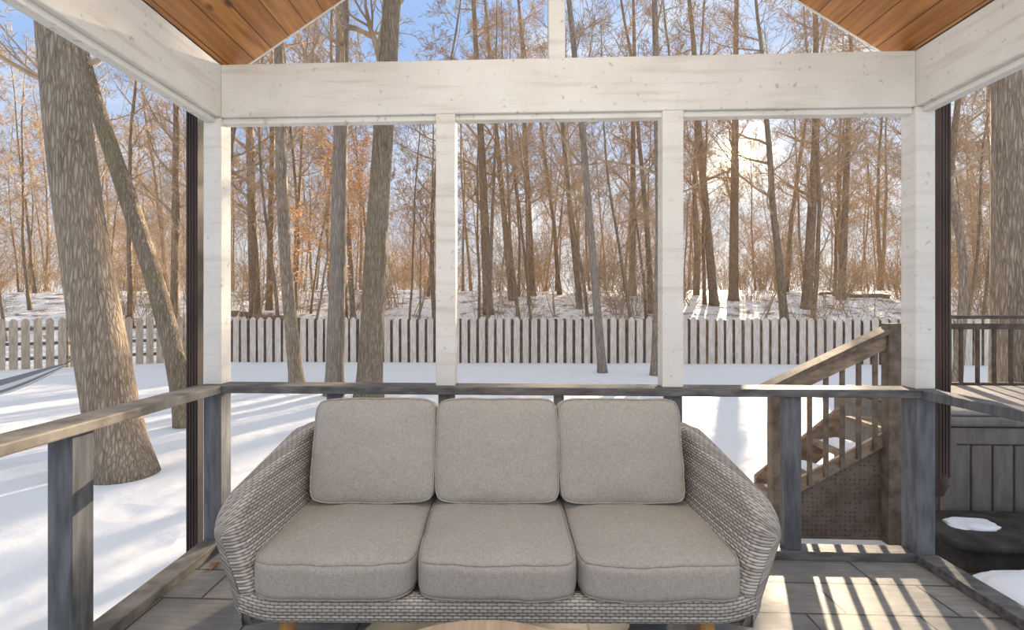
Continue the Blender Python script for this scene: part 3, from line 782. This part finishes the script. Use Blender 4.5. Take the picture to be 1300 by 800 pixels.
def leafy(px, Y, H, seed, label, nl):
    rng2 = random.Random(seed); b = at(px, 400, Y); g = gz(b.x, Y); p = Vector((b.x, Y, g-.1)); pts = [p.copy()]; d = Vector((.05, 0, 1)).normalized()
    for i in range(10): d = (d+Vector((rng2.uniform(-.08, .08), rng2.uniform(-.08, .08), .04))).normalized(); p = p+d*(H/10); pts.append(p.copy())
    root = empty('beech_tree', pts[0], label, 'tree'); tips = []
    tree_parts(root, pts, [.06*(1-.085*i) for i in range(11)], rng2, MT['bark_grey'], H*.3, 14, H*.33, 2, 8, tips)
    m = MB()
    for k in range(nl):
        q = rng2.choice(tips)+Vector((rng2.gauss(0, .10), rng2.gauss(0, .10), rng2.gauss(0, .09)))
        a = Vector((rng2.uniform(-1, 1), rng2.uniform(-1, 1), rng2.uniform(-.7, .3))).normalized(); s_ = rnd_perp(a, rng2); L = rng2.uniform(.07, .13)
        m.add([q, q+a*L*.5+s_*L*.28, q+a*L, q+a*L*.5-s_*L*.28], [(0, 1, 2, 3)])
    m.build('foliage', MT['leaf'], root)
leafy(396, 15.6, 7.0, 5, 'young beech holding dry orange leaves left of the smooth grey trunk', 3000)
leafy(530, 20.0, 6.0, 6, 'small beech with sparse orange leaves right of the large furrowed trunk', 450)
# fallen logs
for (p, q, r_, lab) in (((288, 398), (392, 404), .14, 'fallen log lying on the bank beyond the fence at left'), ((1130, 384), (1040, 372), .12, 'fallen log lying on the snowy bank in the right opening')):
    a = at(*p, 23 if r_ > .13 else 27); b = at(*q, 22 if r_ > .13 else 29); a.z = gz(a.x, a.y)+r_*.8; b.z = gz(b.x, b.y)+r_*.8
    m = MB(); pts = [a.lerp(b, i/8)+Vector((0, 0, .05*math.sin(i*1.3))) for i in range(9)]; m.tube(pts, [r_*(1-.05*i) for i in range(9)], 10)
    o = m.build('fallen_log', MT['bark_far'], None, smooth=True, origin=a); tag(o, lab, 'log')
# hammock
hm = empty('hammock', at(60, 470, 4.95), 'striped hammock slung from the thick leaning tree at left', 'hammock')
ea = at(106, 446, 4.95); eb = jt.location+Vector((.1, 0, 1.5))
m = MB(); m.uv = []; n = 30; k = 16
def sag(t): 
    c = ea.lerp(eb, t); c.z -= .70*math.sin(PI*t); return c
for i in range(n+1):
    t = .06+.88*i/n; c = sag(t)
    wd = .24*math.sin(PI*(i+.5)/(n+1.0))**.7
    for j in range(k+1):
        s_ = -1+2*j/k; m.v.append(Vector((c.x+.2*s_*wd, c.y+s_*wd, c.z+.75*s_*s_*wd-.05))); m.uv.append((t, j/k))
for i in range(n):
    for j in range(k): q = i*(k+1)+j; m.f.append((q, q+1, q+k+2, q+k+1))
hb = m.build('cloth', MT['hammock'], hm, smooth=True); sd = hb.modifiers.new('thick', 'SOLIDIFY'); sd.thickness = .008
for e, t in ((ea, .06), (eb, .94)):
    c = sag(t); c.z -= .03
    MB().tube([e, c], [.012, .012], 6).build('rope', MT['rail'], hm)
# dry leaves
rng = random.Random(9)
lf = [(-1.42, 2.42), (-1.34, 2.40), (-1.48, 2.32)]
for i, (x, y) in enumerate(lf):
    if i == 0:
        m = MB(); m.add([(0,-.035,.004),(.018,-.012,.012),(.022,.01,.016),(0,.04,.008),(-.022,.01,.014),(-.018,-.012,.012),(0,0,.003)], [(0,1,6),(1,2,6),(2,3,6),(3,4,6),(4,5,6),(5,0,6)])
        o = m.build('dry_leaf', MT['deadleaf']); base_leaf = o
    else: o = copy_tree(base_leaf)
    o.location = (x, y, 0.001); o.rotation_euler = (0, 0, rng.uniform(0, 6.28)); s_ = rng.uniform(.8, 1.2); o.scale = (s_, s_, s_)
    tag(o, 'curled dead brown leaf lying on the slate floor at the left back corner', 'leaf', 'dead leaves on the porch floor')
# ------------------------------------------------------------------ light
w = bpy.data.worlds.new('sky'); S.world = w; w.use_nodes = True; t = w.node_tree
class WN(NT):
    def __init__(s, tree): s.t = tree
W = WN(t); bg = t.nodes['Background']
tc = W.n('ShaderNodeTexCoord'); sp = W.n('ShaderNodeSeparateXYZ'); t.links.new(tc.outputs['Generated'], sp.inputs[0])
sd_ = at(935, 200, 1)-Vector((0, 0, CH)); sd_.normalize()
vm = W.n('ShaderNodeVectorMath', operation='DOT_PRODUCT'); t.links.new(tc.outputs['Generated'], vm.inputs[0]); vm.inputs[1].default_value = sd_
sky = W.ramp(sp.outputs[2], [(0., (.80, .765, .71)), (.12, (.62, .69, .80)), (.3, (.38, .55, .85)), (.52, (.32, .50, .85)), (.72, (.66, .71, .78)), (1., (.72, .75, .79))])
mp = W.n('ShaderNodeMapping'); mp.inputs['Scale'].default_value = (1.5, 1.5, 4); t.links.new(tc.outputs['Generated'], mp.inputs['Vector'])
cn = W.noise(mp.outputs[0], 2.2, 7, .6)
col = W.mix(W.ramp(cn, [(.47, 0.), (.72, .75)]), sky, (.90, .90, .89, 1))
d = W.math('MAXIMUM', vm.outputs['Value'], 0.)
gl = W.math('ADD', W.math('MULTIPLY', W.math('POWER', d, 10.), .24), W.math('MULTIPLY', W.math('POWER', d, 700.), 1.5))
gl = W.math('ADD', gl, W.math('MULTIPLY', W.math('POWER', d, 8000.), 20.))
gc = W.mix(1., W.n('ShaderNodeCombineXYZ', i_X=gl, i_Y=gl, i_Z=gl).outputs[0], (1, .78, .42, 1), 'MULTIPLY')
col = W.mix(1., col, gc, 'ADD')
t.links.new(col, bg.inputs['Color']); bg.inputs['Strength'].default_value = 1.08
sun = bpy.data.lights.new('sun', 'SUN'); so = bpy.data.objects.new('sun', sun); COL.objects.link(so)
sun.energy = 20; sun.color = (1, .81, .58); sun.angle = .009
so.rotation_euler = sd_.to_track_quat('Z', 'Y').to_euler()
def fill_light(name, loc, rot, sx, sy, e, colr):
    ar = bpy.data.lights.new(name, 'AREA'); ao = bpy.data.objects.new(name, ar); COL.objects.link(ao)
    ar.shape = 'RECTANGLE'; ar.size = sx; ar.size_y = sy; ar.energy = e; ar.color = colr
    ao.location = loc; ao.rotation_euler = rot
fill_light('fill_behind_camera', (.2, -.9, 2.25), (math.radians(66), 0, 0), 3, 1.4, 38, (1, .97, .92))  # unseen fill added behind the camera to brighten the porch interior
fill_light('overhead_fill', (.22, 1.0, 3.2), (math.radians(14), 0, 0), .8, .8, 20, (1, .97, .92))  # added fill above the seat tops and table, no fixture stands here
